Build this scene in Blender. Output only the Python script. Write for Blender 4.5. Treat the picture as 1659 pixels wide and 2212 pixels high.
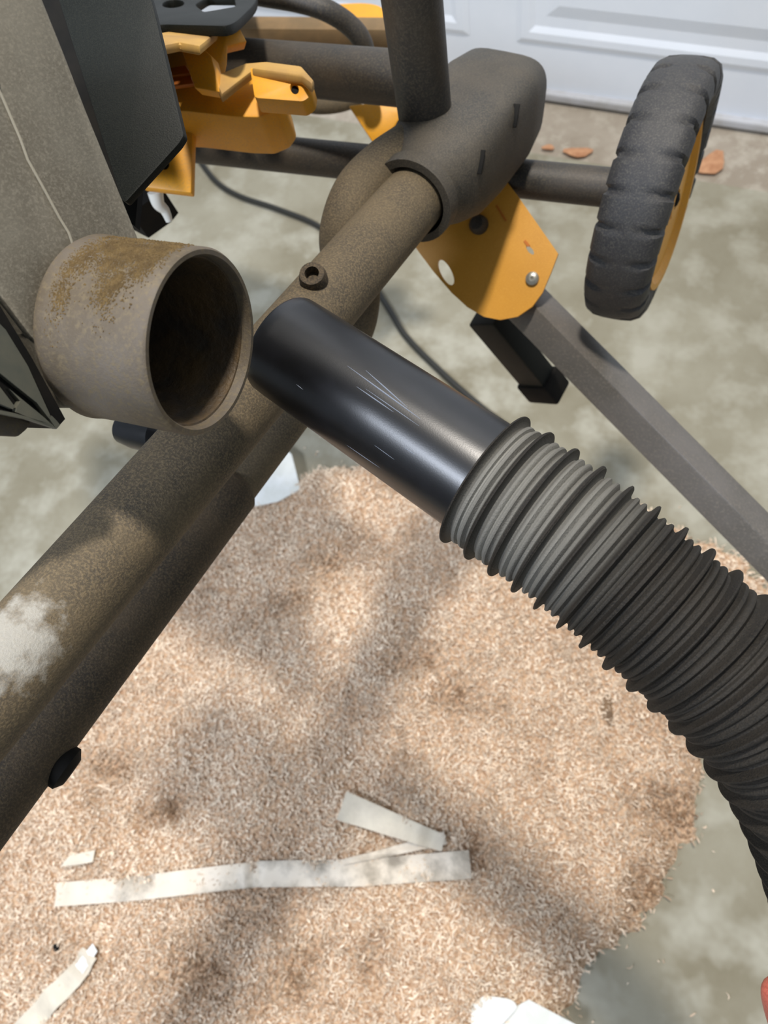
import bpy, bmesh, math, random
import numpy as np
from mathutils import Vector, Matrix
random.seed(4); rng = np.random.default_rng(7)
for o in list(bpy.data.objects): bpy.data.objects.remove(o)
S = bpy.context.scene; C = S.collection

# ---------------------------------------------------------------- camera
FPX, CX, CY, H = 1660.0, 829.5, 1106.0, 1.0
def nrm(v): return Vector(v).normalized()
down = nrm((270, 744, 1660))                       # nadir seen from the camera (x right, y down, z forward)
def ray(px, py): return Vector(((px-CX)/FPX, (py-CY)/FPX, 1.0))
def _floor(px, py): r = ray(px, py); return r*(H/r.dot(down))
AX = (_floor(1659, 290)-_floor(1150, 215)).normalized(); AZ = -down; AY = AZ.cross(AX)
def w2(c): return Vector((c.dot(AX), c.dot(AY), H+c.dot(AZ)))
def P(px, py, d): return w2(ray(px, py)*d)         # point seen at (px,py) at distance d along the view
def F(px, py, z=0.0): r = ray(px, py); return w2(r*((H-z)/r.dot(down)))
def D(c):  return Vector((c[0]*AX+c[1]*AY+c[2]*AZ)) if False else Vector(c)
CAM = Vector((0, 0, H))
def onplane(px, py, p0, n):
    r = w2(ray(px, py))-CAM; return CAM+r*((p0-CAM).dot(n)/r.dot(n))
WALL_Y = F(1150, 215).y
cam = bpy.data.cameras.new('camera'); co = bpy.data.objects.new('camera', cam); C.objects.link(co); S.camera = co
cam.sensor_fit = 'VERTICAL'; cam.sensor_height = 5.66; cam.sensor_width = 4.245; cam.lens = 5.66*FPX/2212
rx = w2(Vector((1,0,0)))-CAM; ry = -(w2(Vector((0,1,0)))-CAM); rz = -(w2(Vector((0,0,1)))-CAM)
M3 = Matrix((rx, ry, rz)).transposed(); co.matrix_world = Matrix.Translation(CAM) @ M3.to_4x4()
cam.clip_start = 0.01; cam.dof.use_dof = True; cam.dof.focus_distance = 0.335; cam.dof.aperture_fstop = 2.2

# ---------------------------------------------------------------- light and exposure
wd = bpy.data.worlds.new('world'); S.world = wd; wd.use_nodes = True
wd.node_tree.nodes['Background'].inputs[0].default_value = (0.80, 0.90, 1.0, 1)
wn = wd.node_tree; tcw = wn.nodes.new('ShaderNodeTexCoord'); sx_ = wn.nodes.new('ShaderNodeSeparateXYZ'); mr_ = wn.nodes.new('ShaderNodeMapRange')
wn.links.new(tcw.outputs['Generated'], sx_.inputs[0]); wn.links.new(sx_.outputs['Y'], mr_.inputs[0])      # added background gradient: ambient fill stronger toward the door than behind the camera
mr_.inputs[1].default_value = -.7; mr_.inputs[2].default_value = .8; mr_.inputs[3].default_value = .27; mr_.inputs[4].default_value = .36
wn.links.new(mr_.outputs[0], wn.nodes['Background'].inputs[1])
def area(name, loc, target, sx, sy, power, col):
    l = bpy.data.lights.new(name, 'AREA'); l.shape = 'RECTANGLE'; l.size = sx; l.size_y = sy; l.energy = power; l.color = col
    o = bpy.data.objects.new(name, l); C.objects.link(o); o.location = loc
    o.rotation_euler = (Vector(target)-Vector(loc)).to_track_quat('-Z', 'Y').to_euler(); return o
area('shop_light', (-0.75, -0.95, 2.0), (0, 0.2, 0), 0.8, 0.28, 34, (0.80, 0.87, 1.0))
area('ceiling_light', (-0.12, 0.52, 2.45), (-0.1, 0.25, 0), 0.13, 0.13, 42, (1.0, 0.93, 0.84))
S.view_settings.view_transform = 'Standard'; S.view_settings.look = 'None'
S.view_settings.exposure = 0.0; S.view_settings.gamma = 1.0; S.view_settings.use_curve_mapping = False

# ---------------------------------------------------------------- materials
def lin(c): return tuple(((v/255)/12.92 if v/255 <= .04045 else ((v/255+.055)/1.055)**2.4) for v in c)+(1,)
def mat(name, c1, c2=None, c3=None, scale=40, rough=.6, amt=.5, spec=.5, bump=0.0, bscale=400, metal=0, fine=600, fineamt=.35, sharp=.12, detail=8, attr=None, coat=0, patch=None):
    m = bpy.data.materials.new(name); m.use_nodes = True; nt = m.node_tree; N = nt.nodes; L = nt.links
    b = N['Principled BSDF']; b.inputs['Roughness'].default_value = rough; b.inputs['Metallic'].default_value = metal
    b.inputs['Specular IOR Level'].default_value = spec; b.inputs['Coat Weight'].default_value = coat
    tc = N.new('ShaderNodeTexCoord'); col = None
    def noise(sc, det=detail, dist=0):
        n = N.new('ShaderNodeTexNoise'); n.inputs['Scale'].default_value = sc; n.inputs['Detail'].default_value = det
        n.inputs['Roughness'].default_value = .62; n.inputs['Distortion'].default_value = dist
        L.new(tc.outputs['Object'], n.inputs['Vector']); return n.outputs['Fac']
    def ramp(src, lo, hi):
        r = N.new('ShaderNodeMapRange'); r.inputs['From Min'].default_value = lo; r.inputs['From Max'].default_value = hi
        L.new(src, r.inputs['Value']); return r.outputs['Result']
    def mix(f, a, c):
        x = N.new('ShaderNodeMix'); x.data_type = 'RGBA'; L.new(f, x.inputs['Factor'])
        for s, v in ((6, a), (7, c)):
            if isinstance(v, tuple): x.inputs[s].default_value = v
            else: L.new(v, x.inputs[s])
        return x.outputs[2]
    cur = lin(c1)
    if c2: cur = mix(ramp(noise(scale), amt-sharp, amt+sharp), lin(c1), lin(c2))
    if c3: cur = mix(ramp(noise(fine, 3), .5-.1+(.5-fineamt)*.3, .62+(.5-fineamt)*.3), cur, lin(c3))
    if patch:
        d = N.new('ShaderNodeVectorMath'); d.operation = 'DISTANCE'; L.new(tc.outputs['Object'], d.inputs[0]); d.inputs[1].default_value = patch[0]
        a1 = N.new('ShaderNodeMath'); a1.operation = 'MULTIPLY_ADD'; L.new(noise(120, 6), a1.inputs[0]); a1.inputs[1].default_value = -patch[1]*2.2; L.new(d.outputs['Value'], a1.inputs[2])
        r = N.new('ShaderNodeMapRange'); r.inputs[1].default_value = 0.0; r.inputs[2].default_value = -patch[1]*.55; r.inputs[4].default_value = .7; L.new(a1.outputs[0], r.inputs[0]); cur = mix(r.outputs[0], cur, lin(patch[2]))
    if attr:
        a = N.new('ShaderNodeAttribute'); a.attribute_name = attr
        cur = mix(a.outputs['Fac'], cur, lin((150,148,140)) if attr == 'dust' else cur)  # dust colour, also the painted light on the front hose rings
    if isinstance(cur, tuple): b.inputs['Base Color'].default_value = cur
    else: L.new(cur, b.inputs['Base Color'])
    if bump:
        bp = N.new('ShaderNodeBump'); bp.inputs['Strength'].default_value = bump; bp.inputs['Distance'].default_value = .002
        L.new(noise(bscale, 5), bp.inputs['Height']); L.new(bp.outputs['Normal'], b.inputs['Normal'])
    return m
M = {}
M['tube'] = mat('dusty_tube_paint', (74,67,56), (94,83,65), (114,100,77), scale=28, rough=.75, bump=.35, bscale=900, fine=900, fineamt=.4, spec=.35)
M['tube_under'] = mat('dusty_dark_tube', (60,53,44), (80,68,53), (98,84,64), scale=30, rough=.75, bump=.3, bscale=900, fine=900, fineamt=.35, spec=.3)
M['tube_dark'] = mat('dark_tube_paint', (42,40,37), (60,52,42), (72,65,53), scale=22, rough=.55, bump=.15, bscale=900, fine=700, fineamt=.3)
M['plastic'] = mat('dusty_black_plastic', (48,46,42), (68,62,53), (84,77,64), scale=26, rough=.62, bump=.25, bscale=1100, fine=1100, fineamt=.35)
M['port'] = mat('caked_port_plastic', (94,86,76), (80,69,52), (102,90,68), scale=22, rough=.6, bump=.16, bscale=1100, fine=500, fineamt=.22, spec=.4)
M['port_in'] = mat('port_inside', (60,52,42), (84,66,40), None, scale=60, rough=.6, bump=.8, bscale=120)
M['alu'] = mat('dusty_cast_housing', (122,117,104), (104,98,85), (134,128,114), scale=18, rough=.62, bump=.14, bscale=1400, fine=900, fineamt=.3)
M['guard'] = mat('black_cover', (16,19,17), (21,24,22), (31,33,29), scale=25, rough=.55, fine=1500, fineamt=.4, bump=.2, bscale=1500, spec=.22)
M['black'] = mat('black_plastic', (13,13,12), (22,20,17), None, scale=60, rough=.8, spec=.2)
M['rib'] = mat('grey_green_plastic', (72,74,66), (88,86,74), None, scale=50, rough=.6)
M['yellow'] = mat('yellow_paint', (226,160,36), (216,150,32), (200,146,60), scale=20, rough=.5, fine=800, fineamt=.15)
M['yellow_dusty'] = mat('yellow_dusty_paint', (184,146,78), (160,126,76), None, scale=30, rough=.75)
M['orange'] = mat('orange_recess', (186,104,14), (160,86,12), None, scale=30, rough=.6)
M['plate'] = mat('amber_steel_plate', (206,146,46), (196,138,44), (212,156,60), scale=14, rough=.42, fine=1200, fineamt=.2, spec=.5)
M['rubber'] = mat('tire_rubber', (36,36,39), (48,47,47), (72,70,64), scale=35, rough=.6, fine=900, fineamt=.22, bump=.2, bscale=800)
M['leg'] = mat('brown_grey_steel_leg', (88,84,78), (100,96,92), (112,106,98), scale=16, rough=.38, fine=500, fineamt=.2, spec=.6)
M['cuff'] = mat('glossy_black_cuff', (10,11,14), (16,17,21), None, scale=70, rough=.32, spec=.62, bump=.03, bscale=1500)
M['hose'] = mat('corrugated_hose', (21,19,16), (30,26,21), (40,35,28), scale=55, spec=.3, rough=.65, fine=1500, fineamt=.4, bump=.4, bscale=1300, attr='dust')  # dust attribute also carries painted light on the front rings
M['scratch'] = mat('pale_scratch', (110,118,132), None, None, rough=.6)
M['cord'] = mat('black_cord', (40,40,36), rough=.5)
M['screw'] = mat('zinc_screw', (170,168,158), rough=.35, metal=.7)
M['tape'] = mat('masking_tape', (232,222,202), (212,202,184), None, scale=26, rough=.6, bump=.2, bscale=200)
M['tape_grey'] = mat('dirty_tape', (230,218,200), (140,130,114), None, scale=16, rough=.5, amt=.52, sharp=.09)
M['paper'] = mat('white_paper', (240,242,240), (226,228,222), None, scale=40, rough=.6)
M['chip'] = mat('wood_chip', (140,112,84), (110,88,66), None, scale=60, rough=.8)
M['leafm'] = mat('dry_leaf', (206,156,118), (180,128,92), None, scale=60, rough=.8)
M['whiteplastic'] = mat('white_plastic', (226,226,218), rough=.4)
M['door'] = mat('white_door_paint', (240,246,255), (235,242,252), None, scale=6, rough=.6)
M['seal'] = mat('door_seal', (196,198,204), (180,180,180), None, scale=20, rough=.6)
M['dustwood'] = mat('dusty_bar', (138,112,78), (118,98,70), None, scale=30, rough=.8)
M['skin'] = mat('skin', (168,84,68), (180,98,80), (156,74,60), scale=60, rough=.5, fine=900, fineamt=.3)
M['skin'].node_tree.nodes['Principled BSDF'].inputs['Subsurface Weight'].default_value = .15
M['skin'].node_tree.nodes['Principled BSDF'].inputs['Subsurface Radius'].default_value = (.01,.004,.002)
M['sleeve'] = mat('grey_sleeve', (80,84,92), (70,74,82), None, scale=60, rough=.9)
M['nail'] = mat('nail', (226,160,140), rough=.3)
M['apron'] = mat('rough_threshold', (176,166,152), (156,145,130), (186,178,164), scale=9, rough=.9, bump=.4, bscale=60, fine=40, fineamt=.25)
# concrete
def concrete():
    m = mat('concrete', (164,160,143), (126,119,98), (172,169,154), scale=5, rough=.7, bump=.25, bscale=60, fine=14, fineamt=.3, sharp=.22, spec=.35)
    return m
M['concrete'] = concrete()
M['dirt'] = mat('dark_patch_concrete', (150,146,134), (120,112,96), None, scale=9, rough=.7)
# shavings: per-curl colour attribute
def shav(name, lo, hi, base=False):
    m = bpy.data.materials.new(name); m.use_nodes = True; nt = m.node_tree; N = nt.nodes; L = nt.links; b = N['Principled BSDF']
    b.inputs['Roughness'].default_value = .85; b.inputs['Specular IOR Level'].default_value = .25
    x = N.new('ShaderNodeMix'); x.data_type = 'RGBA'; x.inputs[6].default_value = lin(lo); x.inputs[7].default_value = lin(hi)
    if base:
        tc = N.new('ShaderNodeTexCoord'); n = N.new('ShaderNodeTexNoise'); n.inputs['Scale'].default_value = 260; n.inputs['Detail'].default_value = 6
        L.new(tc.outputs['Object'], n.inputs['Vector']); r = N.new('ShaderNodeMapRange'); r.inputs[1].default_value = .38; r.inputs[2].default_value = .62
        L.new(n.outputs['Fac'], r.inputs[0]); L.new(r.outputs[0], x.inputs['Factor'])
        bp = N.new('ShaderNodeBump'); bp.inputs['Distance'].default_value = .004; bp.inputs['Strength'].default_value = .8
        L.new(n.outputs['Fac'], bp.inputs['Height']); L.new(bp.outputs['Normal'], b.inputs['Normal'])
    else:
        a = N.new('ShaderNodeAttribute'); a.attribute_name = 'tone'; L.new(a.outputs['Fac'], x.inputs['Factor'])
    L.new(x.outputs[2], b.inputs['Base Color']); return m
M['dust_base'] = shav('sawdust_base', (180,144,114), (226,196,164), True)
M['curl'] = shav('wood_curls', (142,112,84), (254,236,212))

# ---------------------------------------------------------------- builders
def tag(o, label=None, cat=None, group=None, kind=None):
    for k, v in (('label', label), ('category', cat), ('group', group), ('kind', kind)):
        if v: o[k] = v
    return o
def empty(name, loc, label=None, cat=None, group=None):
    o = bpy.data.objects.new(name, None); C.objects.link(o); o.location = loc; o.empty_display_size = .05
    return tag(o, label, cat, group)
ORG = {}
def worigin(o):
    v = Vector((0,0,0))
    while o: v += ORG.get(o.name, o.location); o = o.parent
    return v
def link(name, bm, m, parent=None, smooth=True, bevel=0, label=None, origin=None, seg=2):
    me = bpy.data.meshes.new(name); 
    bmesh.ops.recalc_face_normals(bm, faces=bm.faces)
    if bevel:
        ed = [e for e in bm.edges if len(e.link_faces) == 2 and e.calc_face_angle(0) > .6]
        bmesh.ops.bevel(bm, geom=ed, offset=bevel, segments=seg, affect='EDGES', profile=.5, clamp_overlap=True)
    po = Vector((0,0,0)); q = parent
    while q: po += q.location; q = q.parent
    if parent is None and origin is None:
        xs = [v.co for v in bm.verts]; lo = min(v.z for v in xs)
        origin = Vector((sum(v.x for v in xs)/len(xs), sum(v.y for v in xs)/len(xs), lo))
    if parent is None: po = Vector(origin); 
    bmesh.ops.translate(bm, verts=bm.verts, vec=-po)
    bm.to_mesh(me); bm.free()
    for p in me.polygons: p.use_smooth = smooth
    if isinstance(m, str): m = M[m]
    me.materials.append(m)
    o = bpy.data.objects.new(name, me); C.objects.link(o)
    if parent: o.parent = parent
    else: o.location = po
    if smooth:
        try: me.set_sharp_from_angle(angle=math.radians(40))
        except Exception: pass
    if label: o['label'] = label
    return o
def spline(pts, n=12):
    pts = [Vector(p) for p in pts]; out = []
    ext = [2*pts[0]-pts[1]]+pts+[2*pts[-1]-pts[-2]]
    for i in range(1, len(ext)-2):
        a, b, c, d = ext[i-1:i+3]
        for k in range(n):
            t = k/n; out.append(.5*((2*b)+(c-a)*t+(2*a-5*b+4*c-d)*t*t+(3*b-a-3*c+d)*t**3))
    out.append(pts[-1]); return out
def frames(path):
    n = len(path); T = [(path[min(i+1, n-1)]-path[max(i-1, 0)]).normalized() for i in range(n)]
    u = T[0].orthogonal().normalized(); U = []
    for t in T:
        u = (u-t*u.dot(t)).normalized(); U.append(u.copy())
    return T, U
def sweep(path, rad, seg=32, bm=None, caps=True, closed=False):
    """path: points; rad: number or list or f(i)->radius"""
    bm = bm or bmesh.new(); T, U = frames(path); rings = []
    for i, p in enumerate(path):
        r = rad if isinstance(rad, (int, float)) else rad[i]; v = T[i].cross(U[i])
        rings.append([bm.verts.new(p+(U[i]*math.cos(a)+v*math.sin(a))*r) for a in (2*math.pi*k/seg for k in range(seg))])
    for a, b in zip(rings, rings[1:]):
        for k in range(seg): bm.faces.new((a[k], a[(k+1) % seg], b[(k+1) % seg], b[k]))
    if closed:
        a, b = rings[-1], rings[0]
        for k in range(seg): bm.faces.new((a[k], a[(k+1) % seg], b[(k+1) % seg], b[k]))
    elif caps: bm.faces.new(rings[0][::-1]); bm.faces.new(rings[-1])
    return bm
def lathe(p0, axis, prof, seg=48, bm=None, ref=None, closed=False):
    """prof: list of (along, radius)"""
    bm = bm or bmesh.new(); a = Vector(axis).normalized(); u = (Vector(ref) if ref else a.orthogonal()); u = (u-a*u.dot(a)).normalized(); v = a.cross(u)
    rings = []
    for s, r in prof:
        rings.append([bm.verts.new(p0+a*s+(u*math.cos(t)+v*math.sin(t))*max(r, 1e-5)) for t in (2*math.pi*k/seg for k in range(seg))])
    prs = list(zip(rings, rings[1:]))+([(rings[-1], rings[0])] if closed else [])
    for x, y in prs:
        for k in range(seg): bm.faces.new((x[k], x[(k+1) % seg], y[(k+1) % seg], y[k]))
    if not closed:
        if prof[0][1] > 1e-4: bm.faces.new(rings[0][::-1])
        if prof[-1][1] > 1e-4: bm.faces.new(rings[-1])
    return bm
def prism(pts, n, thick, holes=(), bm=None):
    """pts: world points of a flat outline (face towards n); extruded along -n by thick; holes: lists of world points"""
    bm = bm or bmesh.new(); n = Vector(n).normalized()
    def loop(ps):
        vs = [bm.verts.new(p) for p in ps]; return vs, [bm.edges.new((vs[i], vs[(i+1) % len(vs)])) for i in range(len(vs))]
    vs, es = loop(pts)
    if not holes: fs = [bm.faces.new(vs)]
    else:
        for h in holes: es += loop(h)[1]
        fs = [g for g in bmesh.ops.triangle_fill(bm, use_beauty=True, edges=es, normal=n)['geom'] if isinstance(g, bmesh.types.BMFace)]
    ex = bmesh.ops.extrude_face_region(bm, geom=fs)
    bmesh.ops.translate(bm, verts=[g for g in ex['geom'] if isinstance(g, bmesh.types.BMVert)], vec=-n*thick)
    return bm
def pxprism(px, p0, n, thick, holes=(), bm=None):
    n = Vector(n).normalized()
    if (CAM-p0).dot(n) < 0: n = -n
    return prism([onplane(x, y, p0, n) for x, y in px], n, thick, [[onplane(x, y, p0, n) for x, y in h] for h in holes], bm)
def ell(cx, cy, a, b, rot=0, n=20):
    c, s = math.cos(math.radians(rot)), math.sin(math.radians(rot))
    return [(cx+a*math.cos(t)*c-b*math.sin(t)*s, cy+a*math.cos(t)*s+b*math.sin(t)*c) for t in (2*math.pi*k/n for k in range(n))]
def rnd(poly, r, k=4):
    """round the corners of a pixel polygon"""
    out = []; n = len(poly)
    for i in range(n):
        a, b, c = (Vector(poly[(i+j) % n]) for j in (-1, 0, 1)); d1 = min(r, (a-b).length*.45); d2 = min(r, (c-b).length*.45)
        p = b+(a-b).normalized()*d1; q = b+(c-b).normalized()*d2
        for j in range(k+1):
            t = j/k; out.append(tuple((1-t)**2*p+2*t*(1-t)*b+t*t*q))
    return out
def bar(a, b, wvec, w, h, bm=None):
    """box from a to b, width w along wvec, height h along the other"""
    bm = bm or bmesh.new(); t = (b-a).normalized(); u = Vector(wvec); u = (u-t*u.dot(t)).normalized(); v = t.cross(u)
    vs = [[bm.verts.new(p+u*(i*w/2)+v*(j*h/2)) for i, j in ((-1,-1),(1,-1),(1,1),(-1,1))] for p in (a, b)]
    for k in range(4): bm.faces.new((vs[0][k], vs[0][(k+1) % 4], vs[1][(k+1) % 4], vs[1][k]))
    bm.faces.new(vs[0][::-1]); bm.faces.new(vs[1]); return bm
def box(lo, hi, bm=None):
    bm = bm or bmesh.new(); r = bmesh.ops.create_cube(bm, size=1)
    for v in r['verts']: v.co = Vector([(lo[i]+hi[i])/2+v.co[i]*(hi[i]-lo[i]) for i in range(3)])
    return bm
def camdir(x, y, z): return (w2(Vector((x, y, z)))-CAM).normalized()   # a direction given as right, down, away

# ---------------------------------------------------------------- the setting
APR = F(1400, 372).y
f = link('floor', box((-3.2, -2.4, -.08), (3.2, APR, 0)), 'concrete', smooth=False); tag(f, kind='structure')
f = link('trim_1', box((-3.2, APR, -.088), (3.2, WALL_Y+.6, -.006)), 'apron', smooth=False); tag(f, 'rough concrete threshold strip in front of the garage door', kind='structure')
# garage door: slab with raised stamped panels
bm = bmesh.new(); y0 = WALL_Y
box((-2.8, y0+.0125, .014), (2.3, y0+.05, 2.2), bm)
door = link('door_1', bm, 'door', smooth=False); tag(door, 'white garage door with stamped rectangular panels', kind='structure')
def stamped(x0, x1, z0, z1):
    b = bmesh.new(); w = .022; d1 = .012
    def rr(i, y): return [b.verts.new((x, y, z)) for x, z in ((x0+i, z0+i), (x1-i, z0+i), (x1-i, z1-i), (x0+i, z1-i))]
    L = [rr(0, y0+.012), rr(.010, y0+.008), rr(.022, y0+.008), rr(.032, y0+.0121), rr(.05, y0+.0121), rr(.072, y0+.007)]
    for p, q in zip(L, L[1:]):
        for k in range(4): b.faces.new((p[k], p[(k+1) % 4], q[(k+1) % 4], q[k]))
    b.faces.new(L[-1]); return b
xs = -.40-.53-.085-.53-.085
for k in range(7):
    for z0 in (.098, .63):
        x0 = xs+k*.615-.615
        if x0 > 2.0: continue
        link('stamped_panel', stamped(x0, x0+.53, z0, z0+.36), 'door', door, smooth=False)
b = box((-2.8, y0+.0, .0), (2.3, y0+.03, .016)); sl = link('trim_2', b, 'seal', smooth=False, bevel=.004); tag(sl, 'grey rubber seal along the bottom of the garage door', kind='structure')

# ---------------------------------------------------------------- sawdust
def ptin(poly, X, Y):
    ins = np.zeros(X.shape, bool); n = len(poly)
    for i in range(n):
        x1, y1 = poly[i]; x2, y2 = poly[(i+1) % n]
        c = ((y1 > Y) != (y2 > Y)) & (X < (x2-x1)*(Y-y1)/((y2-y1) if y2 != y1 else 1e-9)+x1); ins ^= c
    return ins
def dist(poly, X, Y):
    d = np.full(X.shape, 9.0); n = len(poly)
    for i in range(n):
        x1, y1 = poly[i]; x2, y2 = poly[(i+1) % n]; dx, dy = x2-x1, y2-y1
        t = np.clip(((X-x1)*dx+(Y-y1)*dy)/(dx*dx+dy*dy), 0, 1); d = np.minimum(d, np.hypot(X-x1-t*dx, Y-y1-t*dy))
    return d
def vnoise(X, Y, cell, seed):
    g = np.random.default_rng(seed).random((260, 260)); u = X/cell+100; v = Y/cell+100
    i = np.floor(u).astype(int) % 259; j = np.floor(v).astype(int) % 259; a = u-np.floor(u); b = v-np.floor(v); a = a*a*(3-2*a); b = b*b*(3-2*b)
    return (g[i, j]*(1-a)+g[i+1, j]*a)*(1-b)+(g[i, j+1]*(1-a)+g[i+1, j+1]*a)*b
SPX = [(575,1050),(700,1000),(900,1010),(1100,1030),(1290,1075),(1430,1110),(1560,1180),(1700,1290),(1780,1450),(1640,1580),(1490,1620),(1515,1700),(1525,1800),(1440,1895),(1385,1985),(1300,2085),(1250,2190),(1180,2500),(300,2900),(-700,2500),(-700,2000),(-300,1800),(0,1600),(300,1330)]
SP = [(F(x, y).x, F(x, y).y) for x, y in SPX]
SHADE_SPOTS = [(F(x, y).x, F(x, y).y, r) for x, y, r in ((915,1430,.030),(975,1500,.030),(640,1300,.028),(560,1980,.045),(450,2080,.040),(640,2090,.035),(1040,1835,.022),(370,1750,.020),(700,1225,.03),(1450,1760,.04),(1400,1930,.03),(250,1660,.035),(800,2060,.02))]  # dark dust hollows, with the tubes' cast shade painted into their tone
def shaded_hollow(X, Y):
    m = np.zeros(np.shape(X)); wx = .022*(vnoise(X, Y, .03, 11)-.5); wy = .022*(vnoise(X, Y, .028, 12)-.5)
    for a, b, r in SHADE_SPOTS: m = np.maximum(m, np.exp(-((X+wx-a)**2+(Y+wy-b)**2)/(1.15*r)**2))
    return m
def sheight(X, Y):
    d = dist(SP, X, Y); s = np.where(ptin(SP, X, Y), d, -d)+.03*(vnoise(X, Y, .05, 1)-.5)+.016*(vnoise(X, Y, .014, 2)-.5)
    e = np.clip(s/.05, 0, 1); e = e*(2-e)
    h = .003+.030*vnoise(X, Y, .16, 3)**2+.022*vnoise(X, Y, .06, 4)**2+.006*vnoise(X, Y, .015, 5)
    h = h*(1-.55*shaded_hollow(X, Y))
    return np.where(s > 0, e*h, -.004), s
x0, x1, yy0, yy1 = min(p[0] for p in SP)-.02, max(p[0] for p in SP)+.02, min(p[1] for p in SP)-.02, max(p[1] for p in SP)+.02
x0 = max(x0, -1.0); yy0 = max(yy0, -.62)
res = .0045; nx, ny = int((x1-x0)/res), int((yy1-yy0)/res)
GX, GY = np.meshgrid(np.linspace(x0, x1, nx), np.linspace(yy0, yy1, ny), indexing='ij'); GH, GS = sheight(GX, GY)
idx = -np.ones(GX.shape, int); keepq = (GS[:-1, :-1] > -.004) | (GS[1:, 1:] > -.004)
me = bpy.data.meshes.new('sawdust'); I = np.arange(nx*ny).reshape(nx, ny)
q = np.stack([I[:-1, :-1], I[1:, :-1], I[1:, 1:], I[:-1, 1:]], -1)[keepq].reshape(-1, 4)
used = np.unique(q); remap = np.zeros(nx*ny, int); remap[used] = np.arange(len(used)); q = remap[q]
V = np.stack([GX.ravel(), GY.ravel(), GH.ravel()], -1)[used]
def fill(me, V, q):
    me.vertices.add(len(V)); me.vertices.foreach_set('co', V.astype(np.float32).ravel())
    me.loops.add(q.size); me.loops.foreach_set('vertex_index', q.astype(np.int32).ravel())
    me.polygons.add(len(q)); me.polygons.foreach_set('loop_start', np.arange(0, q.size, 4, dtype=np.int32))
    me.polygons.foreach_set('loop_total', np.full(len(q), 4, np.int32)); me.update(calc_edges=True); me.validate()
NC = 105000
cx_ = rng.uniform(x0, x1, NC*2); cy_ = rng.uniform(yy0, yy1, NC*2); hh, ss = sheight(cx_, cy_)
pr = np.clip((ss+.004)/.02, 0, 1); pr = np.where(ss < 0, .012*np.exp(ss/.05)+pr*.5, pr)
k = rng.random(NC*2) < pr; cx_, cy_, hh, ss = cx_[k][:NC], cy_[k][:NC], np.maximum(hh[k][:NC], 0), ss[k][:NC]; n = len(cx_)
ang = rng.uniform(0, 2*np.pi, n); ln = rng.gamma(4, .0012, n)+.002; wdt = rng.uniform(.0005, .0013, n); curl = rng.normal(0, 1.6, n); lift = rng.uniform(-.35, .7, n)
K = 4; t = np.linspace(-.5, .5, K)[None, :]
th = ang[:, None]+curl[:, None]*t; dx = np.cumsum(np.cos(th), 1)*(ln/K)[:, None]; dy = np.cumsum(np.sin(th), 1)*(ln/K)[:, None]
zc = hh[:, None]+.0012+rng.uniform(0, .0022, n)[:, None]+lift[:, None]*t*ln[:, None]+.25*ln[:, None]*(.25-t*t)*rng.uniform(0, 1.4, n)[:, None]
zc = np.maximum(zc, .0008)
roll = rng.uniform(-1.1, 1.1, n)[:, None]; sx, sy = -np.sin(th)*np.cos(roll), np.cos(th)*np.cos(roll); sz = np.sin(roll)*np.ones_like(th)
wv = (wdt[:, None]*np.array([.5, 1, 1, .4])[None, :])
A = np.stack([cx_[:, None]+dx-sx*wv, cy_[:, None]+dy-sy*wv, zc-sz*wv], -1); B = np.stack([cx_[:, None]+dx+sx*wv, cy_[:, None]+dy+sy*wv, zc+sz*wv], -1)
CV = np.stack([A, B], 2).reshape(-1, 3); base = (np.arange(n)*K*2)[:, None, None]
qq = np.array([[2*i, 2*i+1, 2*i+3, 2*i+2] for i in range(K-1)])[None]; cq = (base+qq).reshape(-1, 4)
nb = len(V); AV = np.concatenate([V, CV]); AQ = np.concatenate([q, cq+nb]); fill(me, AV, AQ)
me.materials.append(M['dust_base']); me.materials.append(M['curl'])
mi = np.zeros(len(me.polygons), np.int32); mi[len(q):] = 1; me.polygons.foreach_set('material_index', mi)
at = me.attributes.new('tone', 'FLOAT', 'POINT'); tone = np.zeros(len(me.vertices), np.float32)
tone[nb:] = np.repeat(np.clip(rng.normal(.74, .20, n)+.35*(vnoise(cx_, cy_, .05, 21)-.5)+.3*(vnoise(cx_, cy_, .02, 22)-.5)-.55*shaded_hollow(cx_, cy_), 0, 1), K*2)[:len(tone)-nb]; at.data.foreach_set('value', tone)  # curl colour darkened in the hollows, cast shade included
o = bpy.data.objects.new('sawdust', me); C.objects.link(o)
tag(o, 'drift of pale curly wood shavings and sawdust over the concrete floor', 'sawdust', kind='stuff')
def gz(x, y): h, s = sheight(np.array([x]), np.array([y])); return max(float(h[0]), 0)

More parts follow.
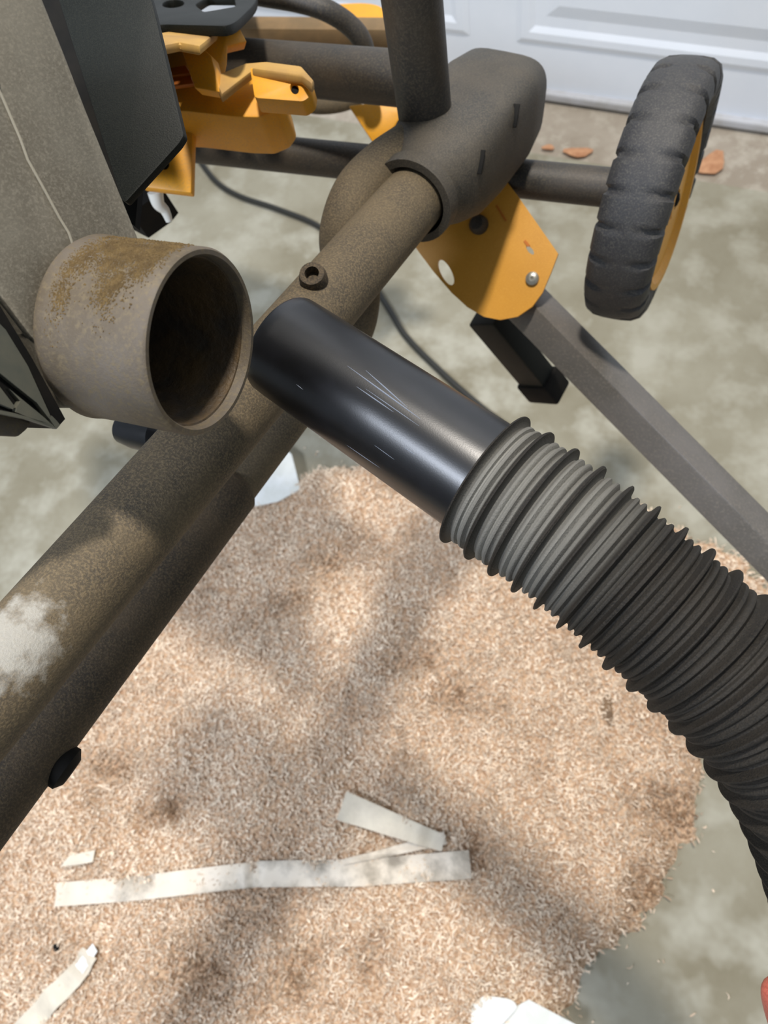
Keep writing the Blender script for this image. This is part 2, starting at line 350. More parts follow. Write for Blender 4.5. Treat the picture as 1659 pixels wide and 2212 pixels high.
# ---------------------------------------------------------------- flat litter on the floor
def strip(name, pxs, wpx, m, label, cat, group=None, lift=.004, kinks=(), wob=.003):
    """a ribbon lying on the sawdust; pxs: centre line pixels, wpx: widths in metres"""
    pts = [F(x, y, .012) for x, y in pxs]
    for _ in range(3): pts = [F(x, y, gz(p.x, p.y)+lift) for (x, y), p in zip(pxs, pts)]
    path = []
    for a, b in zip(pts, pts[1:]):
        for k in range(14): path.append(a.lerp(b, k/14))
    path.append(pts[-1]); b = bmesh.new(); rows = []; N_ = len(path)
    for i, p in enumerate(path):
        t = (path[min(i+1, N_-1)]-path[max(i-1, 0)]).normalized(); s = Vector((-t.y, t.x, 0)); w = wpx[0]+(wpx[1]-wpx[0])*i/(N_-1)
        row = []
        for j in range(5):
            q = p+s*(w*(j/4-.5)); q.z = gz(p.x, p.y)+lift+.002*math.sin(i*.5+pxs[0][0])*wob/.003+.0008*math.cos(j*1.5+i*.3); row.append(b.verts.new(q))
        rows.append(row)
    for r, s in zip(rows, rows[1:]):
        for j in range(4): b.faces.new((r[j], r[j+1], s[j+1], s[j]))
    ex = bmesh.ops.extrude_face_region(b, geom=b.faces[:]); bmesh.ops.translate(b, verts=[g for g in ex['geom'] if isinstance(g, bmesh.types.BMVert)], vec=(0, 0, -.0004))
    return tag(link(name, b, m), label, cat, group)
strip('masking_tape', [(118,1933),(300,1918),(520,1892),(560,1888),(780,1885),(1016,1867)], (.026, .030), 'tape_grey', 'long dirty strip of masking tape lying across the shavings', 'tape', lift=.006)
strip('masking_tape', [(738,1740),(850,1782),(958,1822)], (.034, .018), 'tape', 'short tape piece slanting above the right end of the long strip', 'tape', lift=.012, wob=.002)
strip('masking_tape', [(742,1862),(850,1838),(962,1810)], (.006, .014), 'tape_grey', 'thin grey folded tape end tucked between the two strips', 'tape', lift=.010, wob=.001)
strip('masking_tape', [(196,2058),(160,2110),(100,2170),(40,2240)], (.022, .028), 'tape', 'torn tape strip running off the bottom left corner', 'tape', lift=.006)
def sheet(name, px, z, m, label, cat, group=None, tilt=(0, 0), fold=None, thick=.0008):
    c0_ = F(sum(p[0] for p in px)/len(px), sum(p[1] for p in px)/len(px), z); z = max(z, max(gz(c0_.x+dx_, c0_.y+dy_) for dx_ in (-.012, 0, .012) for dy_ in (-.012, 0, .012))+.004)
    pts = [F(x, y, z) for x, y in px]; c = sum(pts, Vector())/len(pts); b = bmesh.new()
    for p in pts: p.z = z+(p.x-c.x)*tilt[0]+(p.y-c.y)*tilt[1]
    prism(pts, (0, 0, 1), thick, bm=b); return tag(link(name, b, m, smooth=False), label, cat, group)
sheet('paper_scrap', [(560,1010),(600,960),(632,985),(650,1058),(600,1083),(545,1092),(480,1100)], .022, 'paper', 'white paper scrap on the floor beside the lower frame tube', 'paper', tilt=(.05, .1))
sheet('paper_scrap', rnd([(1018,2170),(1042,2150),(1105,2158),(1120,2175),(1040,2260),(1016,2300)], 14), .020, 'paper', 'rounded white paper scrap at the bottom edge, left of the folded one', 'paper', tilt=(.03, .0))
sheet('paper_scrap', [(1040,2215),(1142,2158),(1245,2212),(1230,2330),(1030,2330)], .030, 'paper', 'pointed folded white paper scrap at the bottom edge', 'paper', tilt=(.04, .1))
sheet('paper_scrap', [(130,1872),(150,1848),(205,1836),(200,1862),(170,1868)], .018, 'tape', 'small torn scrap above the left end of the long tape', 'paper')
sheet('paper_scrap', [(162,2085),(200,2038),(210,2055),(178,2105)], .024, 'paper', 'small white scrap lying on the torn tape at bottom left', 'paper')
def chip(px, py, L, W, rot, m, name, label, cat, group=None, z=None, th=.002):
    c = F(px, py, .01); c.z = (gz(c.x, c.y)+.003) if z is None else z; b = bmesh.new(); n_ = 12; ps = []
    for k in range(n_):
        a = 2*math.pi*k/n_; r = 1+.18*math.sin(3*a+px); x, y = L/2*math.cos(a)*r, W/2*math.sin(a)*r
        ps.append(c+Vector((x*math.cos(rot)-y*math.sin(rot), x*math.sin(rot)+y*math.cos(rot), 0)))
    prism(ps, (0, 0, 1), th, bm=b); return tag(link(name, b, m, bevel=th*.3), label, cat, group)
chip(1310, 1535, .040, .014, 1.9, 'chip', 'wood_chip', 'oval brown wood chip on the shavings left of the hose', 'wood chip')
chip(225, 2055, .018, .010, 1.2, 'chip', 'wood_chip', 'small brown chip beside the white scrap at bottom left', 'wood chip')
chip(145, 2042, .010, .008, .3, 'black', 'debris_bit', 'tiny dark crumb left of the white scrap at bottom left', 'debris')
chip(375, 1752, .014, .009, .3, 'chip', 'wood_chip', 'small dark wood crumb right of the lower tube on shavings', 'wood chip')
chip(1250, 318, .050, .022, .2, 'leafm', 'dry_leaf', 'pale orange dry leaf bit on the threshold left of the wheel', 'leaf', z=.001)
chip(1540, 342, .060, .038, 1.2, 'leafm', 'dry_leaf', 'brown dry leaf on the threshold just right of the wheel', 'leaf', z=.001)
chip(1185, 308, .022, .012, .2, 'leafm', 'dry_leaf', 'tiny orange leaf crumb on the threshold by the tube end', 'leaf', z=.001)

# ---------------------------------------------------------------- power cord on the floor
cpx = [(350,270),(400,300),(432,348),(470,395),(520,425),(600,452),(690,490),(770,560),(838,665),(880,730),(960,810),(1040,880),(1110,935),(1190,1020),(1290,1090)]
tag(link('power_cord', sweep(spline([F(x, y, .006) for x, y in cpx], 10), .0048, 14), 'cord'), 'thin black power cord curving across the concrete behind the frame', 'cord')

# ---------------------------------------------------------------- rolling stand
A0, B0 = P(0, 1470, .313), P(893, 430, .50)
mdir = (B0-A0).normalized()
stand = empty('rolling_stand', Vector((B0.x, B0.y, 0)), 'dusty dark tubular rolling saw stand with yellow plate, leg and wheel', 'stand')
R1 = .0208
far = A0-mdir*.42
M['tube_pale_spot'] = mat('dusty_tube_paint_pale_spot', (74,67,56), (94,83,65), (114,100,77), scale=28, rough=.75, bump=.35, bscale=900, fine=900, fineamt=.4, spec=.35, patch=(P(5, 1375, .297)-stand.location, .022, (176,174,166)))  # same dusty tube paint with one paler patch near its left end
mt = link('frame_tube', sweep([far+mdir*(i*.02) for i in range(int(((B0-far).length+.03)/.02))], R1, 48), 'tube_pale_spot', stand, label='wide dusty brown upper tube')
# socket stud on the tube
sb = P(680, 610, .425); up = Vector((0, 0, 1)); tocam = (CAM-sb).normalized()
ax = (up*.8+tocam*.3).normalized()
link('socket_screw', lathe(sb-ax*.006, ax, [(0, .0078), (.012, .0078), (.0155, .0068), (.0158, .0040), (.010, .0036), (.010, 0)], 24), 'tube_under', stand)
# lower tube: bend down from the connector, then parallel to the upper one
b0 = P(795, 655, .55); ld2 = (b0-P(-62, 1765, .365)).normalized()
drop = [P(885, 325, .515), P(830, 365, .505), P(775, 425, .500), P(748, 510, .503), P(757, 580, .528), P(768, 625, .548)]
run = [b0-ld2*s for s in (.03, .08, .16)]
pth = spline(drop+run, 12); endp = run[-1]
link('bent_tube', sweep(pth+[endp-ld2*(.01*i) for i in range(1, 14)], .0178, 40), 'tube', stand)
s0 = P(545, 1010, .437); off = s0-b0; s_al = off.dot(ld2)
sl0 = b0+ld2*s_al
link('outer_sleeve', sweep([sl0-ld2*(.001)]+[sl0-ld2*(.004+.02*i) for i in range(38)], [.0185]+[.0205]*38, 48), 'tube_under', stand, label='thicker telescoping sleeve of the lower tube')
pc = P(135, 1655, .385)
cc = sl0+ld2*((pc-sl0).dot(ld2)); sd = (pc-cc).normalized()
link('side_screw', lathe(cc+sd*.017, sd, [(0, .011), (.006, .011), (.009, .007), (.0092, 0)], 20), 'black', stand)
# corner connector
side = mdir.cross(Vector((0, 0, 1))).normalized(); upv = side.cross(mdir).normalized()
if upv.z < 0: upv = -upv
def sup(s, a, b, e=2.6, n=40, sh=0, su=0):
    out = []
    for k in range(n):
        t = 2*math.pi*k/n; c, q_ = math.cos(t), math.sin(t)
        out.append(B0+mdir*s+side*(math.copysign(abs(c)**(2/e), c)*a+sh)+upv*(math.copysign(abs(q_)**(2/e), q_)*b+su))
    return out
bm = bmesh.new(); rings = []
prof = [(.0, .0235, .0235, 2), (.0, .0285, .0285, 2), (.010, .0290, .0290, 2), (.011, .0270, .0270, 2), (.016, .0275, .0275, 2.1), (.028, .0335, .031, 2.5), (.045, .036, .0335, 3.6), (.075, .0365, .034, 4.6), (.125, .0365, .034, 4.6), (.150, .034, .0315, 4.0), (.160, .028, .026, 2.6), (.162, .012, .012, 2.2)]
for s, a, b, e in prof: rings.append([bm.verts.new(p) for p in sup(s-.004, a, b, e)])
for r, s in zip(rings, rings[1:]):
    for k in range(40): bm.faces.new((r[k], r[(k+1) % 40], s[(k+1) % 40], s[k]))
bm.faces.new(rings[-1])
conn = link('corner_connector', bm, 'plastic', stand, label='rounded dark plastic corner joint')
pb = P(924, 300, .527)
link('post_collar', lathe(pb-up*.03, up, [(0, .030), (.012, .028), (.024, .0235), (.034, .0205), (.036, .0190)], 36), 'plastic', conn)
for px, py, d in ((1037, 350, .51), (1112, 250, .548)):
    from mathutils.bvhtree import BVHTree
    bv = BVHTree.FromPolygons([v.co+stand.location for v in conn.data.vertices], [list(p.vertices) for p in conn.data.polygons])
    pp = bv.ray_cast(CAM, (P(px, py, 1)-CAM).normalized())[0] or P(px, py, d)
    link('slot', bar(pp-camdir(-.15, 1, .3)*.0072, pp+camdir(-.15, 1, .3)*.0072, side, .0048, .0016), 'black', conn, bevel=.0005)
# upright post
link('upright_post', sweep([pb+up*(.012*i-.01) for i in range(40)], .0178, 40), 'tube_dark', stand)
# cross tube on top (towards the saw) and axle below
ca, cb = P(470, 135, .615), P(885, 172, .55)
link('cross_tube', sweep([ca.lerp(cb, i/20) for i in range(21)], .0185, 36), 'tube_dark', stand, label='dark upper cross tube')
az = .55
aa, ab = F(425, 318, az), F(1300, 405, az); aa = aa+(aa-ab)*.25
ab.y = aa.y = (aa.y+ab.y)/2+.0
aa = F(360, 308, az); ab = F(1340, 408, az)
link('axle_tube', sweep([aa.lerp(ab, i/20) for i in range(21)], .0142, 32), 'tube_dark', stand, label='long dark axle tube')
link('axle_scuff', lathe(P(562, 306, .60), camdir(-.1, -.3, -1), [(0, .003), (.0006, .0022), (.0008, 0)], 12), 'whiteplastic', stand) if False else None
# curved tube and back bar behind
cp = [P(470, -30, .60), P(560, -12, .60), (P(640, 2, .60)), P(700, 20, .60), P(752, 52, .61), P(783, 92, .62), P(796, 160, .64), P(800, 200, .66)]
link('curved_tube', sweep(spline(cp, 8), .0080, 24), 'tube_dark', stand, label='thin curved dark tube')
link('back_bar', bar(P(430, 72, .76), P(900, 76, .76), Vector((0, 0, 1)), .026, .022), 'dustwood', stand, bevel=.006, label='dusty brown bar behind the cross tube')
link('low_bent_tube', sweep(spline([P(560, 150, .80), P(610, 205, .80), P(690, 228, .80), P(770, 210, .80), P(830, 150, .80)], 8), .0085, 20), 'tube', stand)
# yellow brackets behind
p0 = P(790, 60, .78); link('rear_yellow_bracket', pxprism(rnd([(700,8),(790,4),(828,12),(846,50),(850,130),(720,120)], 22), p0, camdir(.1, -.2, -1), .02), 'yellow', stand, bevel=.002)
p0 = P(810, 265, .68)
yb = link('yellow_gusset', pxprism([(752,228),(800,222),(862,230),(868,250),(826,312),(805,308)], p0, camdir(-.2, .2, -1), .012), 'yellow', stand, bevel=.0015)
# leg plate
pn = (Vector((0.05, -.55, .8))).normalized(); p0 = P(1045, 520, .60)
outl = [(1066,355),(1120,425),(1206,548),(1190,590),(1172,632),(1150,662),(1118,684),(1080,691),(1045,684),(1010,664),(975,632),(935,585),(905,545),(884,515),(905,470),(980,400)]
plate = link('leg_plate', pxprism(outl, p0, pn, .004, [ell(963, 588, 12, 31, -28), ell(1145, 540, 5, 12, -40)]), 'plate', stand, smooth=False, label='amber yellow steel plate with slots')
link('plate_flange', pxprism([(1150,518),(1206,548),(1176,612),(1168,600)], p0+pn*.002, pn, .005), 'yellow', plate, smooth=False) if False else None
c = onplane(1035, 486, p0, pn); link('rubber_plug', lathe(c-pn*.001, (pn+camdir(-.3,-.2,0)*.2), [(0, .0075), (.004, .0072), (.007, .005), (.0078, 0)], 24), 'tube_dark', plate)
c = onplane(1150, 602, p0, pn); link('screw', lathe(c, pn, [(0, .0052), (.0022, .005), (.0036, .003), (.0036, .0014), (.002, 0)], 20), 'screw', plate)
ct = onplane(1083, 460, p0, pn); cu = onplane(1072, 444, p0, pn); cv = onplane(1093, 477, p0, pn)
link('slit', bar(cu+pn*.0002, cv+pn*.0002, pn, .0006, .0013), 'orange', plate)
c1 = onplane(1133, 520, p0, pn); c2 = onplane(1143, 532, p0, pn); link('slit', bar(c1+pn*.0002, c2+pn*.0002, pn, .0006, .002), 'orange', plate)
# long square leg
la, lb = P(1118, 636, .625), P(1659, 1182, .60)
ldir = (lb-la).normalized(); ground = la+ldir*((la.z-.02)/max(-ldir.z, .2))
lend = la+ldir*min((la.z-.01)/max(-ldir.z, .01), 1.1)
lw = (camdir(1, -.55, .12)); 
link('leg', bar(la, lend, camdir(.45, -.45, -.77), .026, .030), 'leg', stand, bevel=.002, label='long square brown grey steel leg')
# short leg with rubber foot
sa, sb2 = P(1050, 680, .66), P(1172, 830, .72)
leg2 = link('leg', bar(sa, sb2, camdir(.78, -.62, .5), .022, .030), 'guard', stand, bevel=.002, label='short dark folded leg')
sd2 = (sb2-sa).normalized(); link('rubber_foot', bar(sb2-sd2*.012, sb2+sd2*.014, camdir(.78, -.62, .5), .027, .036), 'black', leg2, bevel=.003)
# knob seen under the port
ka = P(262, 925, .46); kb = P(322, 938, .45)
link('adjuster_knob', lathe(ka, (kb-ka), [(0, .006), (.002, .009), (.012, .0105), (.03, .0105), (.034, .006), (.06, .0055)], 28), 'cuff', stand, label='glossy black knob tip')
# wheel
wr = .125; wc = F(1406, 424, az)
wax = Vector((1, -.035, .10)).normalized(); hw = .032; WS = .73
wheel = empty('wheel', wc-stand.location); wheel.parent = stand; wheel['label'] = 'black tired wheel with yellow hub'
seg = 240; bm = bmesh.new(); rings = []
prof = [(-hw*.80, .088), (-hw*.95, .094), (-hw, .104), (-hw*.97, .112), (-hw*.86, .1195), (-hw*.62, .1238), (-hw*.3, .125), (0, .1252), (hw*.3, .125), (hw*.62, .1238), (hw*.86, .1195), (hw*.97, .112), (hw, .104), (hw*.95, .094), (hw*.80, .088), (0, .088)]
u = Vector((0, 0, 1)); v = wax.cross(u)
for s, r in prof:
    rg = []
    for k in range(seg):
        t = 2*math.pi*k/seg; rr = r
        ph = (k % 10)
        if abs(s) >= hw*.55 and r > .1 and ph in (0, 1): rr = r-.0045
        sg = 1
        if abs(s) > hw*.9 and r > .1 and ph in (0, 1): sg = .90
        rg.append(bm.verts.new(wc+(wax*(s*sg)+(u*math.cos(t)+v*math.sin(t))*rr)*WS))
    rings.append(rg)
for x, y in list(zip(rings, rings[1:]))+[(rings[-1], rings[0])]:
    for k in range(seg): bm.faces.new((x[k], x[(k+1) % seg], y[(k+1) % seg], y[k]))
link('tire', bm, 'rubber', wheel, label='black tire with tread blocks')
rb = lathe(wc, wax, [(a_*WS, b_*WS) for a_, b_ in [(-.014, .089), (.026, .089), (.026, .083), (.020, .078), (.020, .022), (.026, .018), (.026, .010), (.020, .008), (-.010, .008), (-.010, .078), (-.014, .083)]], 64, closed=True)
link('rim', rb, 'yellow', wheel, label='yellow plastic rim')
link('hub_cap', lathe(wc, wax, [(-.03, .006), (.018, .006), (.020, .004), (.021, 0)], 24), 'black', wheel)

# ---------------------------------------------------------------- table saw
paxis = camdir(.90, .20, -.33); mouth = P(443, 744, .280); RO, RI = .0338, .0308
base = mouth-paxis*.042
saw = empty('table_saw', Vector((base.x-.1, base.y, 0)), 'table saw housing with dust port, black cover and yellow rail bracket', 'table saw')
pn2 = (paxis*1.0+camdir(-.05, -.12, -.35)*.35).normalized()
hs = base-paxis*.0
HP = [(92,-80),(96,0),(140,110),(190,240),(288,480),(320,560),(330,700),(230,840),(156,886),(132,850),(60,720),(0,640),(-120,430),(-500,200),(-500,-80)]
link('cast_housing', pxprism(HP, hs, pn2, .10), 'alu', saw, bevel=.002, label='dusty grey cast metal housing')
SPn = [(-500,-80),(-60,-80),(5,210),(44,300),(60,345),(96,410),(150,505),(180,600),(130,800),(60,718),(0,638),(-120,428),(-500,198)]
link('housing_panel', pxprism(SPn, hs+pn2*.0012, pn2, .004), 'alu', saw, bevel=.0005)
link('seam_bead', sweep([onplane(x, y, hs+pn2*.0014, pn2) for x, y in ((-30,140),(5,210),(44,300),(60,345),(96,410),(128,470),(148,502),(165,550))], .0005, 8), mat('pale_seam', (150,144,128)), saw)
# dust port: flared tube with open mouth
inprof = [(-.045, RO+.0008), (-.042, RO+.0003), (-.038, RO+.0001), (-.032, RO), (-.02, RO), (-.0012, RO), (0, RO-.0008), (0, RI+.0006), (-.001, RI)]
bm = lathe(mouth, paxis, inprof+[(-.01, RI-.0004), (-.046, RI-.002), (-.047, RO)], 96, closed=True)
port = link('dust_port', bm, 'port', saw, label='round dust port caked with brown dust')
link('port_throat', lathe(mouth, paxis, [(-.004, RI-.0002), (-.0042, RI-.0009), (-.045, RI-.003), (-.075, RI-.006), (-.10, RI-.012), (-.10, 0.0001), (-.1008, 0.0001), (-.1008, RI-.008), (-.05, RI-.001)], 64, closed=True), 'port_in', port, label='dark inside of the port')
# caked dust crust on the port (a patch of thin lumps)
bm = bmesh.new()
aref = camdir(-.1, -1, -.2); aref = (aref-paxis*aref.dot(paxis)).normalized(); bref = paxis.cross(aref)
cl = [(random.gauss(.45, .5), -random.uniform(.008, .046), random.uniform(.04, .26)) for _ in range(46)]
for i in range(13000):
    a0_, s0_, w0_ = random.choice(cl); a_ = a0_+random.gauss(0, w0_); s = s0_+random.gauss(0, w0_*.02)
    if not -.042 < s < -.002: continue
    r = random.uniform(.00014, .0004)*(1.5 if random.random() < .12 else 1); c = mouth+paxis*s+(aref*math.cos(a_)+bref*math.sin(a_))*(RO+r*.2+(.0007 if s < -.046 else 0))
    vs = [bm.verts.new(c+Vector(d_)*r*random.uniform(.7, 1.3)) for d_ in ((1,0,0),(-1,0,0),(0,1,0),(0,-1,0),(0,0,1),(0,0,-1))]
    for f_ in ((0,2,4),(2,1,4),(1,3,4),(3,0,4),(2,0,5),(1,2,5),(3,1,5),(0,3,5)): bm.faces.new([vs[q_] for q_ in f_])
M['crust'] = mat('dust_crust', (112,92,56), (92,74,44), None, scale=200, rough=.95)
o = link('dust_crust', bm, 'crust', port, label='crumbly tan dust caked on the port'); o['kind'] = 'stuff'
# black side cover
cn = camdir(-.25, -.1, -1); c0 = P(250, 200, .355)
link('side_cover', pxprism(rnd([(108,-60),(310,-60),(332,20),(397,292),(386,310),(271,437),(262,430)], 6), c0, cn, .004), 'guard', saw, bevel=.0008, label='black flat side cover')
link('cover_gap', pxprism([(60,-60),(200,-60),(300,400),(292,490),(270,470)], P(250, 300, .368), cn, .004), 'black', saw)
bp_ = rnd([(-300,-80),(280,-80),(345,265),(268,392),(200,380),(0,300),(-300,150)], 12); bm = bmesh.new()
fr = [onplane(x, y, P(230, 200, .376), cn) for x, y in bp_]; bk = [onplane(60+(x-60)*.93, 120+(y-120)*.93, P(230, 200, .50), cn) for x, y in bp_]
fr = [bm.verts.new(p) for p in fr]; bk = [bm.verts.new(p) for p in bk]; bm.faces.new(fr); bm.faces.new(bk[::-1])
for k in range(len(fr)): bm.faces.new((fr[k], bk[k], bk[(k+1) % len(fr)], fr[(k+1) % len(fr)]))
link('motor_body', bm, 'guard', saw, label='dark body behind the cover')
# lower ribbed vent
vn = pn2; v0 = onplane(60, 800, hs+pn2*.0005, pn2)
link('vent_plate', pxprism([(-300,420),(0,660),(70,775),(141,905),(122,926),(0,882),(-300,860)], v0, vn, .02), 'black', saw, label='black vent body')
vt = v0+vn*(.0028 if (CAM-v0).dot(vn) > 0 else -.0028)
for poly in ([(0,700),(12,712),(60,790),(110,900),(106,904),(80,870),(30,830),(8,812),(-60,760),(-60,640)],
             [(44,866),(20,840),(96,902),(116,921),(108,921),(70,905),(34,890),(36,880)],
             [(-60,800),(0,836),(32,878),(28,884),(0,872),(-60,860)],
             [(-60,888),(0,886),(30,892),(112,916),(122,926),(60,906),(0,894),(-60,900)],
             [(112,898),(122,908),(130,918),(122,927),(104,900)]):
    link('vent_rib', pxprism(poly, vt, vn, .003), 'rib', saw, smooth=False)
link('lower_housing', pxprism(rnd([(-300,860),(0,884),(68,912),(62,925),(40,944),(0,942),(-300,900)], 8), v0-vn*.006, vn, .04), 'port', saw, bevel=.003)
# black top plate with holes
tz = P(450, 10, .50).z; tn = Vector((0, 0, 1)); t0 = Vector((0, 0, tz))
tn = camdir(-.05, -.72, -.62); t0 = P(450, 20, .50)
link('top_plate', pxprism(rnd([(250,-90),(300,62),(345,52),(500,56),(553,6),(556,-20),(530,-90)], 22), t0, tn, .0055, [ell(374, 8, 24, 9, -4), rnd([(420,10),(450,-8),(506,-8),(510,14),(440,26)], 6)]), 'guard', saw, bevel=.0015, label='black plate with round and oval holes')
# yellow rail bracket
yn = camdir(-.15, -.25, -1)
def yp(name, px, d, at_, th, m='yellow', n_=None, bev=.0015, holes=(), rr=0, parent=saw, label=None):
    p0_ = P(at_[0], at_[1], d); poly = rnd(px, rr) if rr else px
    return link(name, pxprism(poly, p0_, n_ or yn, th, holes), m, parent, bevel=bev, label=label)
br = yp('rail_bracket', [(330,95),(390,88),(430,150),(480,196),(545,150),(600,165),(612,215),(596,238),(560,253),(510,252),(400,240),(330,238)], .50, (450,200), .035, rr=8, label='yellow cast rail bracket')
yp('bracket_ledge', [(336,72),(400,62),(483,37),(492,50),(432,98),(388,90),(336,100)], .470, (430,70), .005, 'yellow_dusty', camdir(.05, -.8, -.6), parent=br, label='dusty top ledge')
yp('bracket_arm', [(386,92),(432,99),(456,120),(478,200),(456,196),(420,190)], .470, (430,150), .010, 'yellow', camdir(-.3, .05, -1), bev=.001, parent=br)
yp('bracket_web', [(434,97),(492,44),(516,56),(534,90),(492,100),(490,138),(478,198),(464,162)], .482, (480,110), .010, 'yellow', camdir(.35, .05, -1), bev=.001, parent=br)
yp('bracket_shelf', [(462,164),(530,136),(578,132),(545,152),(479,203)], .474, (500,165), .006, 'yellow_dusty', camdir(.1, -.5, -.8), bev=.001, parent=br)
tab = yp('latch_tab', [(540,146),(650,160),(676,178),(673,205),(655,219),(550,211)], .466, (600,190), .012, holes=[ell(636, 191, 9, 13, -20)], rr=7, parent=br, label='yellow tab with a round hole')
yp('tab_top', [(542,146),(574,132),(652,142),(678,172),(674,180),(650,161)], .4655, (600,150), .006, 'yellow_dusty', camdir(0, -.7, -.7), parent=tab)
yp('hole_shade', ell(636, 191, 9.5, 13.5, -20), .4672, (636,191), .006, 'black', parent=tab)  # black disc painting the shade inside the tab's hole
for k_ in ([(330,88),(384,78),(388,84),(336,96)], [(358,148),(400,140),(412,158),(366,164)], [(366,168),(412,164),(418,180),(372,186)]): yp('bracket_recess', k_, .4935 if k_[0][1] > 100 else .466, (k_[0][0]+20, k_[0][1]), .003, 'orange', bev=.0005, parent=br)
yv = yp('bracket_side_plate', [(330,220),(418,222),(413,417),(306,404),(300,380)], .52, (380,330), .008, 'yellow', camdir(-.1, 0, -1), holes=[ell(355, 354, 9, 11)], parent=br, label='yellow upright plate with bolt hole')
yp('bolt_hole', ell(355, 354, 10, 12), .524, (355,354), .004, 'black', parent=yv)
link('black_skirt', pxprism([(240,395),(350,405),(334,425),(282,462),(240,440)], P(300, 420, .56), yn, .03), 'black', saw)
link('plastic_clip', sweep(spline([P(335, 415, .545), P(342, 440, .55), P(356, 455, .555), P(366, 478, .56)], 8), [.0055*(1-.55*i/24) for i in range(25)], 14), 'whiteplastic', saw, label='white plastic clip hanging below the yellow plate')

# ---------------------------------------------------------------- dust hose
c0, c1 = P(622, 752, .362), P(1062, 1048, .3235); hd = (c1-c0).normalized(); Lc = (c1-c0).length
hose = empty('dust_hose', Vector((c1.x, c1.y, 0)), 'black corrugated vacuum hose ending in a smooth glossy black cuff', 'hose')
hose.location = c1
rr_ = .0250
cuff = link('hose_cuff', lathe(c0, hd, [(-.002, .0232), (-.0035, .0240), (-.002, .0246), (.003, .0248), (Lc, .0256), (Lc+.03, .0256), (Lc+.03, .022), (0, .0228)], 96, closed=True), 'cuff', hose, label='smooth glossy black end cuff')
for px0, py0, px1, py1, r in ((750,790,908,905,.00022),(790,800,880,880,.0002),(770,835,850,890,.00018),(790,840,905,920,.00012),(740,955,835,1020,.00016),(800,955,862,1000,.00012),(640,830,655,842,.00015),(870,965,900,984,.00012)):
    pts = []
    for k in range(9):
        x, y = px0+(px1-px0)*k/8, py0+(py1-py0)*k/8; rdir = (w2(ray(x, y))-CAM).normalized()
        # ray / cylinder intersection
        d0 = CAM-c0; a_ = rdir-hd*rdir.dot(hd); b_ = d0-hd*d0.dot(hd); rad = .0248+.0008*((x-560)/500)
        A_, B_, C_ = a_.dot(a_), 2*a_.dot(b_), b_.dot(b_)-rad*rad; disc = B_*B_-4*A_*C_
        if disc < 0: continue
        pts.append(CAM+rdir*((-B_-math.sqrt(disc))/(2*A_)))
    if len(pts) > 2: link('scratch', sweep(pts, [r*(.3+math.sin(math.pi*k/(len(pts)-1))) for k in range(len(pts))], 5), 'scratch', cuff)
hp = [c1-hd*.004, P(1205, 1145, .3135), P(1310, 1225, .307), P(1415, 1312, .301), P(1530, 1412, .296), P(1640, 1525, .292), P(1740, 1660, .291), P(1810, 1820, .297), P(1860, 2020, .312), P(1900, 2300, .345), P(1930, 2700, .42), P(1960, 3100, .56)]
sp = spline(hp, 60)
# resample by arc length
cum = [0]
for a, b in zip(sp, sp[1:]): cum.append(cum[-1]+(b-a).length)
step = .00065; tot = cum[-1]; path = []; j = 0; s = 0; SL = []
while s < tot:
    while cum[j+1] < s: j += 1
    path.append(sp[j].lerp(sp[j+1], (s-cum[j])/max(cum[j+1]-cum[j], 1e-9))); SL.append(s); s += step
def hr(s):
    pitch = .0122; t = (s % pitch)/pitch
    r = .0272
    g = lambda c, w_, h_: h_*math.exp(-((min(abs(t-c), 1-abs(t-c)))/w_)**4)
    return r+g(.08, .11, .0044)+g(.42, .10, .0019)+g(.70, .10, .0019)
rads = [hr(s) for s in SL]; rads[0] = .0256
bm = sweep(path, rads, 80, caps=False)
ho = link('corrugated_hose', bm, 'hose', hose, label='ribbed flexible hose')
me = ho.data; at = me.attributes.new('dust', 'FLOAT', 'POINT'); vals = []  # real dust plus painted light on the front rings
for i, s in enumerate(SL):
    t = (s % .0122)/.0122; ridge = math.exp(-((min(abs(t-.08), 1-abs(t-.08)))/.13)**4)
    dust_lit = (1-ridge)*(.55*max(0, min(1, (.070-s)/.03))+.025)*(.8+.2*math.sin(t*12.6+1))  # front rings painted paler: real dust plus the light falling there
    vals += [dust_lit]*80
at.data.foreach_set('value', np.array(vals[:len(me.vertices)], np.float32))

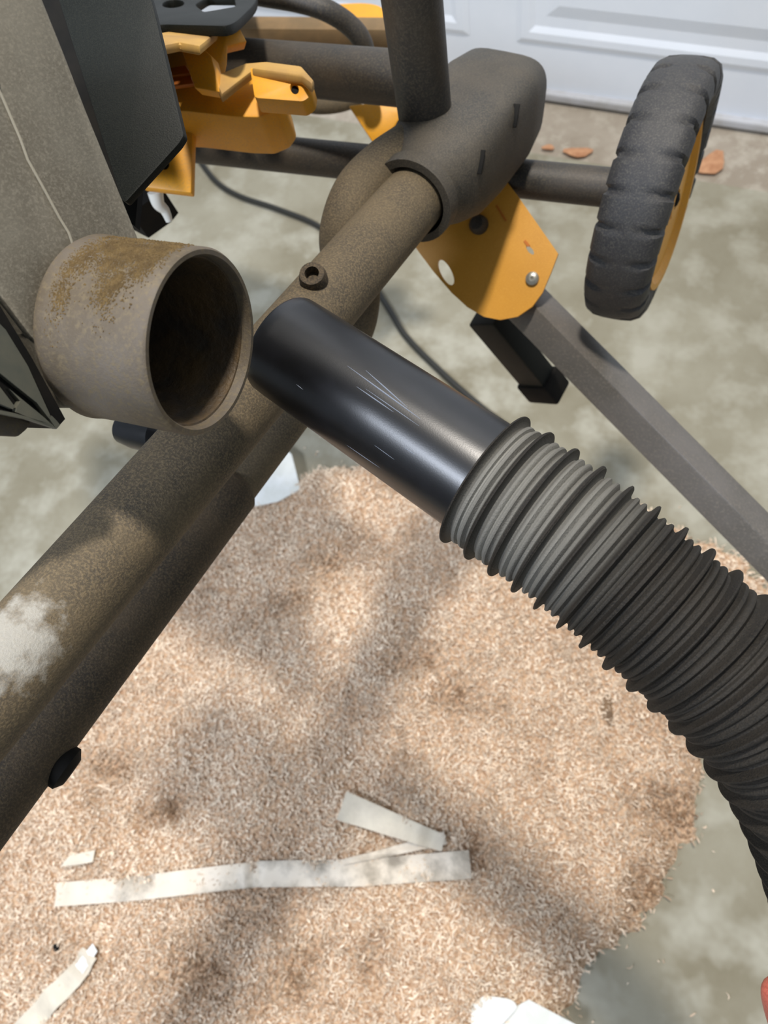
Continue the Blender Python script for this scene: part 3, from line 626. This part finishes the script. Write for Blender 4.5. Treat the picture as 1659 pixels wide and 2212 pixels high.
# ---------------------------------------------------------------- photographer's hand holding the hose from below
hand = empty('person', P(1900, 2350, .36), 'person, only a reddish fingertip showing at the lower right edge', 'person')
def skin(name, chains, m, parent, sub=2):
    """chains: lists of (point, radius); the first chain's first vertex is the root; later chains start at an index of an existing vertex"""
    me = bpy.data.meshes.new(name); vs = []; rs = []; es = []
    for start, ch in chains:
        prev = start
        for p, r in ch:
            vs.append(p); rs.append(r); i = len(vs)-1
            if prev is not None: es.append((prev, i))
            prev = i
    po = Vector((0,0,0)); q_ = parent
    while q_: po += q_.location; q_ = q_.parent
    me.from_pydata([v-po for v in vs], es, []); o = bpy.data.objects.new(name, me); C.objects.link(o); o.parent = parent
    md = o.modifiers.new('skin', 'SKIN'); md.use_smooth_shade = True
    for i, r in enumerate(rs): me.skin_vertices[0].data[i].radius = (r, r)
    me.skin_vertices[0].data[0].use_root = True
    s_ = o.modifiers.new('sub', 'SUBSURF'); s_.levels = sub; s_.render_levels = sub; me.materials.append(M[m]); return o
# palm under the hose, fingers curl towards the left of the picture
wr_ = P(2350, 3000, .43); pm = P(2120, 2640, .375)
ch = [(None, [(P(2560, 3420, .52), .034), (wr_, .027), (pm, .031), (P(2010, 2500, .362), .028)])]
kn = [((1880, 2420, .350), (1775, 2330, .340), (1700, 2215, .330), (1676, 2118, .322)),
      ((1960, 2400, .350), (1885, 2290, .342), (1830, 2190, .338), (1790, 2100, .338)),
      ((2050, 2400, .350), (2000, 2290, .345), (1960, 2190, .342), (1930, 2105, .345)),
      ((2150, 2450, .355), (2110, 2360, .350), (2080, 2270, .350), (2050, 2200, .352))]
for i, fg in enumerate(kn):
    rb_ = [.0095, .0088, .0083, .0078] if i < 3 else [.0082, .0075, .007, .0066]
    ch.append((3, [(P(*p), r) for p, r in zip(fg, rb_)]))
ch.append((2, [(P(2250, 2500, .33), .013), (P(2200, 2330, .305), .0105), (P(2120, 2220, .292), .0092)]))
skin('hand', ch, 'skin', hand)
skin('sleeve', [(None, [(P(2560, 3420, .52), .046), (P(2900, 4100, .7), .052)])], 'sleeve', hand)
